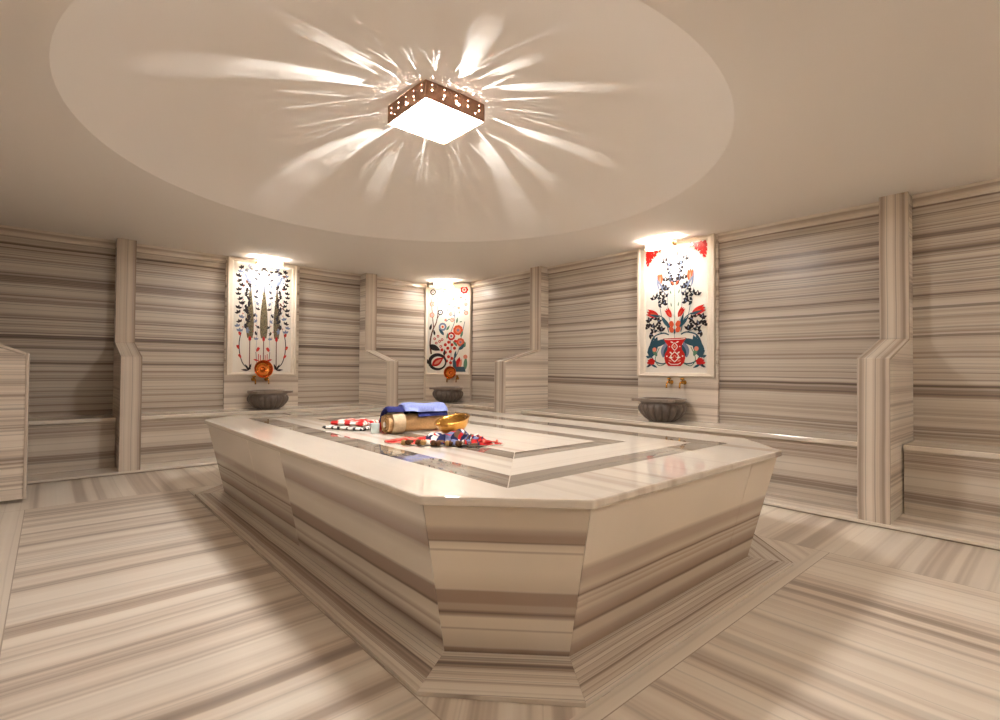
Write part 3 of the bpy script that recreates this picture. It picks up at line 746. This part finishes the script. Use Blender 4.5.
def tap(label, loc, rz):
    t = thing('brass_tap', label, 'tap', loc, (0, 0, rz), 'brass taps on the marble wall')
    b = MB(); b.lathe([(.001, 0), (.022, 0), (.024, .004), (.014, .010), (.011, .03), (.018, .040), (.019, .052), (.012, .062), (.001, .064)], n=20)
    b.v = [(x, -z, y) for x, y, z in b.v]; b.build('body', M_brass, t, smooth=True)
    b = MB(); b.tube([(0, -.045, 0), (0, -.075, .002), (0, -.098, -.010), (0, -.105, -.040), (0, -.105, -.062)], [.010, .010, .0095, .009, .010], 12); b.build('spout', M_brass, t, smooth=True)
    b = MB(); b.lathe([(.001, 0), (.007, 0), (.007, .014), (.021, .017), (.025, .023), (.021, .031), (.008, .036), (.001, .037)], c=(0, -.050, .012), n=18); b.build('handle', M_brass, t, smooth=True)
    return t
tap('left brass tap over the basin of the red vase panel', (XR - .036, 2.865, .928), -PI / 2)
tap('right brass tap over the basin of the red vase panel', (XR - .036, 2.715, .928), -PI / 2)
tap('left brass tap half hidden by the copper bowl under the cypress panel', (1.945, YL - .036, .898), 0)
tap('right brass tap half hidden by the copper bowl under the cypress panel', (2.105, YL - .036, .898), 0)
for s_, lb in ((-1, 'left'), (1, 'right')):
    q = cm + cd * (.095 + .075 * s_) - cin * .002
    tap(lb + ' brass tap half hidden by the copper bowl under the corner panel', (q.x, q.y, .898), crz)
def hung_bowl(label, loc, rz, r, mat):
    """bowl leaning upright on the taps, its hollow facing the room"""
    t = thing('copper_bowl', label, 'bowl', loc, (math.radians(-6), 0, rz), 'copper bowls leaning on the taps')
    prof = [(.001, .0), (r * .40, .0), (r * .62, .010), (r * .86, .034), (r * .97, .062), (r, .066), (r * 1.02, .070), (r * .99, .074), (r * .93, .064), (r * .80, .038), (r * .56, .016), (r * .30, .012), (r * .22, .020), (r * .12, .026), (.001, .027)]
    b = MB(); b.lathe(prof, n=40); b.v = [(x, -z, y) for x, y, z in b.v]; b.build('shell', mat, t, smooth=True)
    b = MB(); b.lathe([(r * .62, .0185), (r * .66, .0225), (r * .70, .0275), (r * .66, .030), (r * .62, .0265)], n=40); b.v = [(x, -z, y) for x, y, z in b.v]; b.build('inner_ring', M_brass, t, smooth=True)
    return t
hung_bowl('round copper bowl propped on the taps under the cypress panel', (2.022, YL - .145, 1.025), 0, .112, M_hcopper)
q = cm - cin * .150 + cd * .10
hung_bowl('copper bowl propped on the taps under the corner panel', (q.x, q.y, .985), crz, .098, M_hcopper)

# ================================================================== THINGS ON THE PLATFORM
def cloth_mat(name, col, rough=.9): return plain(name, col, rough, spec=.2, noise=.10, nscale=90, bump=.25)
M_beige = cloth_mat('beige_towelling', srgb(206, 166, 120)); M_beige_l = cloth_mat('pale_beige_towelling', srgb(226, 204, 170))
M_blue_d = cloth_mat('navy_towelling', srgb(46, 48, 100)); M_blue_l = cloth_mat('pale_blue_towelling', srgb(140, 150, 204))
M_redc = cloth_mat('red_cotton', srgb(196, 46, 44)); M_white_c = cloth_mat('white_cotton', srgb(232, 222, 212)); M_navy_c = cloth_mat('navy_cotton', srgb(40, 42, 78)); M_black_c = cloth_mat('black_cotton', srgb(44, 38, 38)); M_pinkc = cloth_mat('salmon_cotton', srgb(222, 120, 104))
M_greyblue_c = cloth_mat('grey_blue_cotton', srgb(120, 124, 160)); M_brown_c = cloth_mat('brown_cotton', srgb(112, 82, 62))
M_tassel = cloth_mat('brown_tassel', srgb(96, 66, 44)); M_tassel2 = cloth_mat('gold_tassel', srgb(176, 140, 92))
M_glassy = plain('turquoise_glass', (.86, .98, .98), .06, trans=.3, ior=1.45)

def fold_noise(x, y, s): return (math.sin(x * 23 + s) * math.sin(y * 19 + s * 1.7) + .6 * math.sin(x * 41 + y * 33 + s * 2.3) + .4 * math.sin(y * 57 - x * 29 + s))

# rolled beige towel
ax0, ax1 = Vector((1.70, 3.085)), Vector((2.14, 3.05)); rr = .073
axd = (ax1 - ax0).normalized(); RL = (ax1 - ax0).length; az = math.atan2(axd.y, axd.x)
t = thing('rolled_towel', 'beige towel rolled up, its spiral end facing left', 'towel', (ax0.x, ax0.y, ZT + .001), (0, 0, az))
b = MB(); turns = 3.1; n = 120; outer_ = []; inner_ = []
for k in range(n + 1):
    a = 2 * PI * turns * k / n; r = .014 + (rr - .014) * k / n
    outer_.append((r, a))
th = .0085
def spiral(xo, s0=0, s1=n, grow=0):
    o_, i_ = [], []
    for r, a in outer_[s0:s1 + 1]:
        rr_ = r + grow
        o_.append((xo, rr_ * math.cos(a), rr + rr_ * math.sin(a))); r2_ = max(rr_ - th, .002); i_.append((xo, r2_ * math.cos(a), rr + r2_ * math.sin(a)))
    return o_ + i_[::-1]
R0, R1 = spiral(0), spiral(RL)
mm = len(R0); half = mm // 2
vs = R0 + R1; fs = []
for i in range(half - 1):
    fs += [(i, i + 1, mm - 2 - i, mm - 1 - i), (mm + i, mm + mm - 1 - i, mm + mm - 2 - i, mm + i + 1)]
fs += [(i, (i + 1) % mm, mm + (i + 1) % mm, mm + i) for i in range(mm)]
b.add(vs, fs, 0); b.build('spiral_roll', M_beige, t, smooth=False)
b = MB(); xs = [.085, .09, .13, .135]
b.loft([[(x, (rr + g_) * math.cos(a), rr + (rr + g_) * math.sin(a)) for a in [-PI / 2 + .36 + (2 * PI - .72) * k / 37 for k in range(38)]] for x, g_ in ((.03, .0005), (.035, .004), (.115, .004), (.12, .0005))], 0, False, False)
b.build('pale_border', M_beige_l, t, smooth=True)
b = MB(); b.lathe([(.001, .0), (.010, .001), (.016, .007), (.018, .014), (.014, .024), (.006, .029), (.001, .030)], c=(0, 0, 0), n=20)
b.v = [(-.012 + z * .5, y * .9 + .004, rr - .012 + x * 1.1) for x, y, z in b.v]; b.build('white_core', M_white_c, t, smooth=True)

# folded blue towel lying over the roll
t = thing('folded_towel', 'folded towel in navy and pale blue lying over the beige roll', 'towel', (ax0.x, ax0.y, ZT + .002), (0, 0, az))
def drape(x0, x1, y0, y1, zfun, th_, mat, name, nx=22, ny=14, seed=0):
    b = MB(); top_, bot = [], []
    rings = []
    for i in range(nx + 1):
        x = x0 + (x1 - x0) * i / nx; ring = []
        e = min(i, nx - i) / nx; er = min(1, (e / .06) ** .5) if e < .06 else 1
        for j in range(ny + 1):
            y = y0 + (y1 - y0) * j / ny; f = min(j, ny - j) / ny; fr = min(1, (f / .10) ** .5) if f < .10 else 1
            ring.append((x + .004 * math.sin(y * 60 + seed), y, zfun(x, y) + th_ * (.5 + .5 * er * fr) + .003 * fold_noise(x, y, seed)))
        for j in range(ny, -1, -1):
            y = y0 + (y1 - y0) * j / ny; f = min(j, ny - j) / ny; fr = min(1, (f / .10) ** .5) if f < .10 else 1
            ring.append((x + .004 * math.sin(y * 60 + seed), y, zfun(x, y) + th_ * (.5 - .5 * er * fr)))
        rings.append(ring)
    b.loft(rings, 0, True, True); return b.build(name, mat, t, smooth=True)
def over(y, r=rr + .0062, c=rr):
    yy = abs(y)
    return c + math.sqrt(max(r * r - yy * yy, 0)) if yy < r * .95 else c + r * .31 - (yy - r * .95) * 1.5
drape(.0, .21, -.052, .105, lambda x, y: over(y) + .0005, .028, M_blue_d, 'navy_fold', seed=1)
drape(.215, .45, -.075, .10, lambda x, y: over(y) + .001, .020, M_blue_d, 'navy_edge', seed=3)
drape(.12, .455, -.070, .105, lambda x, y: over(y) + .017 + .010 * max(0, min(1, (.24 - x) / .06)), .028, M_blue_l, 'pale_fold', seed=2)

# gilt brass bowl, tipped a little to the left on the cloth
bowl_rot = (Matrix.Rotation(math.radians(-12), 3, Vector((.662, .749, 0))) @ Matrix.Rotation(math.radians(11), 3, Vector((.749, -.662, 0)))).to_euler()
t = thing('brass_bowl', 'hammered gilt brass bowl beside the rolled towel', 'bowl', (2.01, 2.718, ZT + .030), bowl_rot)
R = .125
b = MB(); prof = [(.001, 0), (.055, .0), (.085, .014), (.108, .040), (.120, .070), (.126, .082), (.130, .084), (.126, .087), (.117, .074), (.103, .044), (.080, .020), (.05, .008), (.001, .007)]
b.lathe([(r_ * .93, z_) for r_, z_ in prof], n=48); b.build('shell', M_hbrass, t, smooth=True)
b = MB(); b.lathe([(.020, .0085), (.026, .014), (.020, .020), (.008, .024), (.001, .025)], n=20); b.build('boss', M_brass, t, smooth=True)

# crumpled striped cloth in front of roll and bowl
def ribbon(name, label, path, width, seed, scheme, mats, h=.028, loc=None, nx=60, ny=16, lift=None, tassels=()):
    c0 = path[0]; t = thing(name, label, 'cloth', (c0[0], c0[1], ZT + .001))
    P = [Vector(p) for p in path]; rings_t = []; b = MB()
    seg = []
    for i in range(nx + 1):
        s_ = i / nx * (len(P) - 1); k_ = min(int(s_), len(P) - 2); u_ = s_ - k_; q = P[k_].lerp(P[k_ + 1], u_)
        d = (P[min(k_ + 1, len(P) - 1)] - P[k_]).normalized(); nn = Vector((-d.y, d.x)); seg.append((q, nn, i / nx))
    V = []
    for lay in (1, 0):
        for q, nn, a in seg:
            wl = width(a)
            for j in range(ny + 1):
                v = j / ny - .5; p = q + nn * wl * v
                env = math.sin(PI * min(max(a, .02), .98)) ** .4 * (1 - (2 * v) ** 4 * .9)
                z = env * h * (1.1 + .55 * fold_noise(p.x * 1.25, p.y * 1.25, seed)) * (lift(a) if lift else 1)
                p2 = p + nn * .012 * math.sin(a * 40 + seed) + Vector((.006 * math.sin(v * 25 + a * 31), .006 * math.cos(v * 31)))
                V.append((p2.x - c0[0], p2.y - c0[1], max(z, 0) + (.004 if lay else 0)))
    m = ny + 1; tot = (nx + 1) * m; F_, M_ = [], []
    for i in range(nx):
        for j in range(ny):
            a = i * m + j; F_.append((a, a + m, a + m + 1, a + 1)); M_.append(scheme(i / nx, j / ny)); F_.append((tot + a, tot + a + 1, tot + a + m + 1, tot + a + m)); M_.append(scheme(i / nx, j / ny))
    for i in range(nx):
        for j in (0, ny):
            a = i * m + j; F_.append((a, a + m, tot + a + m, tot + a)); M_.append(0)
    for i in (0, nx):
        for j in range(ny):
            a = i * m + j; F_.append((a, a + 1, tot + a + 1, tot + a)); M_.append(0)
    b.add(V, F_, M_); b.build('woven_cloth', mats, t, smooth=True)
    for k, (x, y, z, a, L, mt) in enumerate(tassels):
        g_ = MB(); dx, dy = math.cos(a), math.sin(a)
        g_.lathe([(.001, 0), (.008, .002), (.011, .010), (.007, .018), (.013, .026), (.018, L * .7), (.016, L), (.001, L + .002)], n=12)
        g_.v = [(x + dx * zz - dy * yy - c0[0], y + dy * zz + dx * yy - c0[1], max(z + xx * .9, .002) + .001) for xx, yy, zz in g_.v]
        g_.build('tassel', mt, t, smooth=True)
    return t
def plaid(a, v):
    k, q = int(a * 44), int(v * 9)
    if a < .24: return 1 if q % 3 else 4
    if a < .34: return (3, 0, 1)[(k + q) % 3]
    if a < .50: return (3, 2, 3, 1, 5, 0)[(k // 2 + q * 2) % 6]
    if a < .72: return (3, 2, 5, 3, 0, 5, 1)[(k + q * 2) % 7]
    if a < .90: return 1 if (k + q) % 4 else (4 if q % 2 else 3)
    return (4, 0, 1)[(k + q) % 3]
rt_ = random.Random(3)
tas = []
for k in range(9):
    u_ = k / 8; x = 1.555 + .205 * u_ + rt_.uniform(-.008, .008); y = 2.575 - .255 * u_ + rt_.uniform(-.01, .01)
    tas.append((x, y, .018 + .006 * rt_.random(), math.radians(215 + rt_.uniform(-30, 40)), .050 + .012 * rt_.random(), M_tassel if k % 3 else M_tassel2))
tas.append((1.955, 2.275, .012, math.radians(-35), .035, M_pinkc))
ribbon('striped_cloth', 'crumpled red, white and navy cloth with brown tassels in front of the beige roll', [(x - .045, y - .05) for x, y in ((1.56, 2.80), (1.63, 2.735), (1.73, 2.62), (1.83, 2.53), (1.90, 2.43), (1.93, 2.375), (1.97, 2.345), (2.05, 2.29))],
       lambda a: .05 + .19 * math.sin(PI * min(1, a * 1.08)) ** .7 if a < .86 else .05 + .05 * (1 - a) / .14, 2, plaid, [M_white_c, M_redc, M_greyblue_c, M_navy_c, M_pinkc, M_brown_c], h=.034,
       lift=lambda a: .45 + .9 * math.exp(-((a - .52) / .25) ** 2) + .5 * math.exp(-((a - .74) / .07) ** 2), tassels=tas)

# folded red and white cloth with a black and white edge, on the left
t = thing('folded_cloth', 'folded red and white cloth with a black and white border, leftmost on the platform', 'cloth', (1.705, 3.495, ZT + .001), (0, 0, math.radians(-63)))
def layer(name, x0, x1, y0, y1, z0, th_, mats, scheme, seed, nx=34, ny=22):
    b = MB(); V = []; F_ = []; M_ = []
    for lay in (1, 0):
        for i in range(nx + 1):
            for j in range(ny + 1):
                u_, v = i / nx, j / ny; e = min(u_, 1 - u_, v, 1 - v)
                sq = 1 if e > .10 else math.sqrt(max(0, 1 - (1 - e / .10) ** 2))
                x = x0 + (x1 - x0) * u_ + .006 * math.sin(v * 17 + seed); y = y0 + (y1 - y0) * v + .006 * math.sin(u_ * 19 + seed)
                mid = z0 + th_ / 2; z = mid + (th_ / 2 * sq + .0035 * fold_noise(x * 1.6, y * 1.6, seed) * sq) * (1 if lay else -1) if lay else mid - th_ / 2 * sq
                V.append((x, y, z))
    m = ny + 1; tot = (nx + 1) * m
    for i in range(nx):
        for j in range(ny):
            a = i * m + j; F_.append((a, a + m, a + m + 1, a + 1)); F_.append((tot + a, tot + a + 1, tot + a + m + 1, tot + a + m)); M_ += [scheme(i / nx, j / ny)] * 2
    b.add(V, F_, M_); o = b.build(name, mats, t, smooth=True)
    bm = bmesh.new(); bm.from_mesh(o.data); bmesh.ops.remove_doubles(bm, verts=bm.verts, dist=1e-5); bm.to_mesh(o.data); bm.free()
    return o
cm_ = [M_white_c, M_black_c, M_redc, M_pinkc]
layer('lower_fold', -.20, .145, -.145, .135, 0, .024, cm_, lambda u_, v: (1 if (int(u_ * 16) % 3 == 0 and int(v * 30) % 2 == 0) else 0) if min(u_, 1 - u_, v, 1 - v) < .22 else 0, 4)
layer('upper_fold', -.160, .115, -.110, .11, .0255, .034, cm_, lambda u_, v: (2 if math.sin(u_ * 15 + 2.2 * math.sin(v * 6)) > .05 else 3 if math.sin(v * 31 + u_ * 9) > .75 else 0), 5)
# red cloth standing behind the roll
t = thing('red_cloth', 'small bunched red cloth behind the left end of the beige roll', 'cloth', (1.835, 3.30, ZT + .001))
b = MB(); rings = []
for i in range(9):
    z = .098 * i / 8; k_ = (1 - .55 * (i / 8) ** 2)
    rings.append([((.062 * k_) * math.cos(a) * (1 + .10 * math.sin(5 * a + i * .5)) + .022 * i / 8 * -1, (.050 * k_) * math.sin(a) * (1 + .12 * math.sin(4 * a + i * .4)), z + .006 * math.sin(3 * a + i)) if i else ((.066) * math.cos(a), .054 * math.sin(a), 0) for a in [2 * PI * k / 30 for k in range(30)]])
b.loft(rings, 0, True, True); b.build('bunched_fold', M_redc, t, smooth=True)
b = MB(); b.tube([(-.05, -.045, .02), (-.02, -.056, .05), (.02, -.052, .065), (.05, -.035, .06)], [.010, .014, .014, .008], 10); b.build('dark_fold', cloth_mat('deep_red_cotton', srgb(150, 24, 30)), t, smooth=True)
# small glass
t = thing('glass_tumbler', 'small pale turquoise glass tumbler left of the beige roll', 'glass', (1.665, 3.16, ZT + .001))
b = MB(); b.lathe([(.001, 0), (.026, 0), (.029, .003), (.031, .066), (.0302, .068), (.0285, .066), (.0262, .012), (.022, .008), (.001, .008)], n=32); b.build('wall_of_glass', M_glassy, t, smooth=True)

# ================================================================== LIGHT FITTINGS
# square perforated ceiling lamp at the crown of the dome
LW = .448; LZ1, LZ0 = 2.765, 2.647
BULBS = ((-.085, -.045), (.095, -.065), (.02, .095))
lamp = thing('ceiling_lamp', 'square perforated copper ceiling lamp with a lit crystal underside', 'lamp', (LX, LY, LZ0))
hh = LZ1 - LZ0
for k in range(4):
    a = k * PI / 2
    holes = [(-LW / 2 + LW * (i + .5) / 5, .058, .0046, .0046) for i in range(5)] + [(-LW / 2 + LW * (i + .5) / 5, .092, .0030, .0030) for i in range(5)] + [(.012, .043, .018, .0065), (-LW * (.30 if k % 2 else .22), .034, .0032, .0032), (LW * (.22 if k % 2 else .33), .032, .0032, .0032)]
    nx_, ny_ = math.sin(a), -math.cos(a)
    holed_plate('side_plate', LW if k % 2 == 0 else LW - .006, hh, .003, holes, M_copper, lamp, (nx_ * (LW / 2 - .0015), ny_ * (LW / 2 - .0015), 0), (0, 0, a))
b = MB(); b.box(-LW / 2 + .004, LW / 2 - .004, -LW / 2 + .004, LW / 2 - .004, hh - .004, hh - .001); b.build('top_plate', M_copper, lamp)
b = MB(); b.box(-.07, .07, -.07, .07, hh - .0005, HC + DRISE - LZ0 - .002); b.build('ceiling_mount', M_nickel, lamp)
# crystal underside: a field of small pyramids that glow
b = MB(); g_ = 9; st = (LW - .012) / g_; h0 = .014
for i in range(g_):
    for j in range(g_):
        x = -LW / 2 + .006 + st * i; y = -LW / 2 + .006 + st * j; cx_, cy_ = x + st / 2, y + st / 2
        hot = min((cx_ - bx) ** 2 + (cy_ - by) ** 2 for bx, by in BULBS) < (st * .72) ** 2
        b.add([(x, y, h0), (x + st, y, h0), (x + st, y + st, h0), (x, y + st, h0), (cx_, cy_, .0105)], [(0, 1, 4), (1, 2, 4), (2, 3, 4), (3, 0, 4), (3, 2, 1, 0)], [int(hot)] * 4 + [0])
b.build('crystal_diffuser', [M_glow, M_hot], lamp, fix=False)
def bulb(parent_loc, e, col=(1, .975, .94), r=.002, name='bulb_light'):
    l = bpy.data.lights.new(name, 'POINT'); l.energy = e; l.color = col; l.shadow_soft_size = r
    o = bpy.data.objects.new(name, l); COL.objects.link(o); o.location = parent_loc; return o
for dx, dy in BULBS:                                    # upright filaments: a short column of points each
    for q_ in range(5):
        bulb((LX + dx, LY + dy, LZ0 + (.020 + .008 * q_)), 24, r=.0015)

# small picture lights on the ceiling over each panel
def wall_lamp(label, loc, rz):
    GAP = .028
    t = thing('panel_lamp', label, 'lamp', loc, (0, 0, rz), 'small lamps over the tile panels')
    W_, D_, H_ = .30, .10, .075
    for k, (w_, ox, oy, a) in enumerate(((D_ - .005, W_ / 2, 0, PI / 2), (W_, 0, D_ / 2, PI), (D_ - .005, -W_ / 2, 0, -PI / 2))):
        hl = [(-w_ / 2 + w_ * (i + .5) / (5 if w_ > .2 else 2), .048, .006, .006) for i in range(5 if w_ > .2 else 2)]
        holed_plate('side_plate', w_, H_ - .004, .0025, hl, M_nickel, t, (ox, oy, -H_ - GAP + .002), (0, 0, a))
    b = MB(); b.box(-W_ / 2 + .004, W_ / 2 - .004, -D_ / 2 + .004, D_ / 2 - .004, -H_ - GAP + .004, -H_ - GAP + .010); b.build('lit_glass', M_glow2, t)
    b = MB(); b.box(-W_ / 2 + .003, W_ / 2 - .003, -D_ / 2, -D_ / 2 + .0035, -H_ - GAP + .0105, -GAP - .006); b.build('frosted_front', M_front, t)
    b = MB(); b.box(-.03, .03, D_ / 2 - .012, D_ / 2 - .004, -GAP - .02, -.0005); b.build('ceiling_bracket', M_nickel, t)
    c_, s_ = math.cos(rz), math.sin(rz)
    for dx in (-.07, .07): bulb((loc[0] + dx * c_, loc[1] + dx * s_, loc[2] - .052), 6)
    return t
wall_lamp('small perforated lamp above the cypress panel', (2.05, YL - .27, HC), 0)
wall_lamp('small perforated lamp above the red vase panel', (XR - .27, 2.86, HC), -PI / 2)
q = cm - cin * .25
wall_lamp('small perforated lamp above the corner blossom panel', (q.x, q.y, HC), crz)
# unseen lamps of the same make, added out of frame to supply fill light
FILL_LAMPS = [((4.45, -.72, HC), -PI * .75, 'far corner'), ((XN + .75, YN + .75, HC), PI * .75, 'corner'), ((2.05, YN + .27, HC), PI, 'right')]
for lc, rz, nm in FILL_LAMPS:
    wall_lamp('unseen perforated fill lamp added on the ceiling behind the camera, %s' % {'left': 'by its left wall', 'right': 'by its right wall', 'corner': 'in the corner', 'far corner': 'in the corner off the right edge'}[nm], lc, rz)


S.view_settings.view_transform = 'Standard'; S.view_settings.look = 'None'
S.view_settings.exposure = .76; S.view_settings.gamma = 1; S.view_settings.use_curve_mapping = False
w = bpy.data.worlds.new('world'); S.world = w; w.use_nodes = True
w.node_tree.nodes['Background'].inputs[0].default_value = (.8, .7, .6, 1); w.node_tree.nodes['Background'].inputs[1].default_value = .0
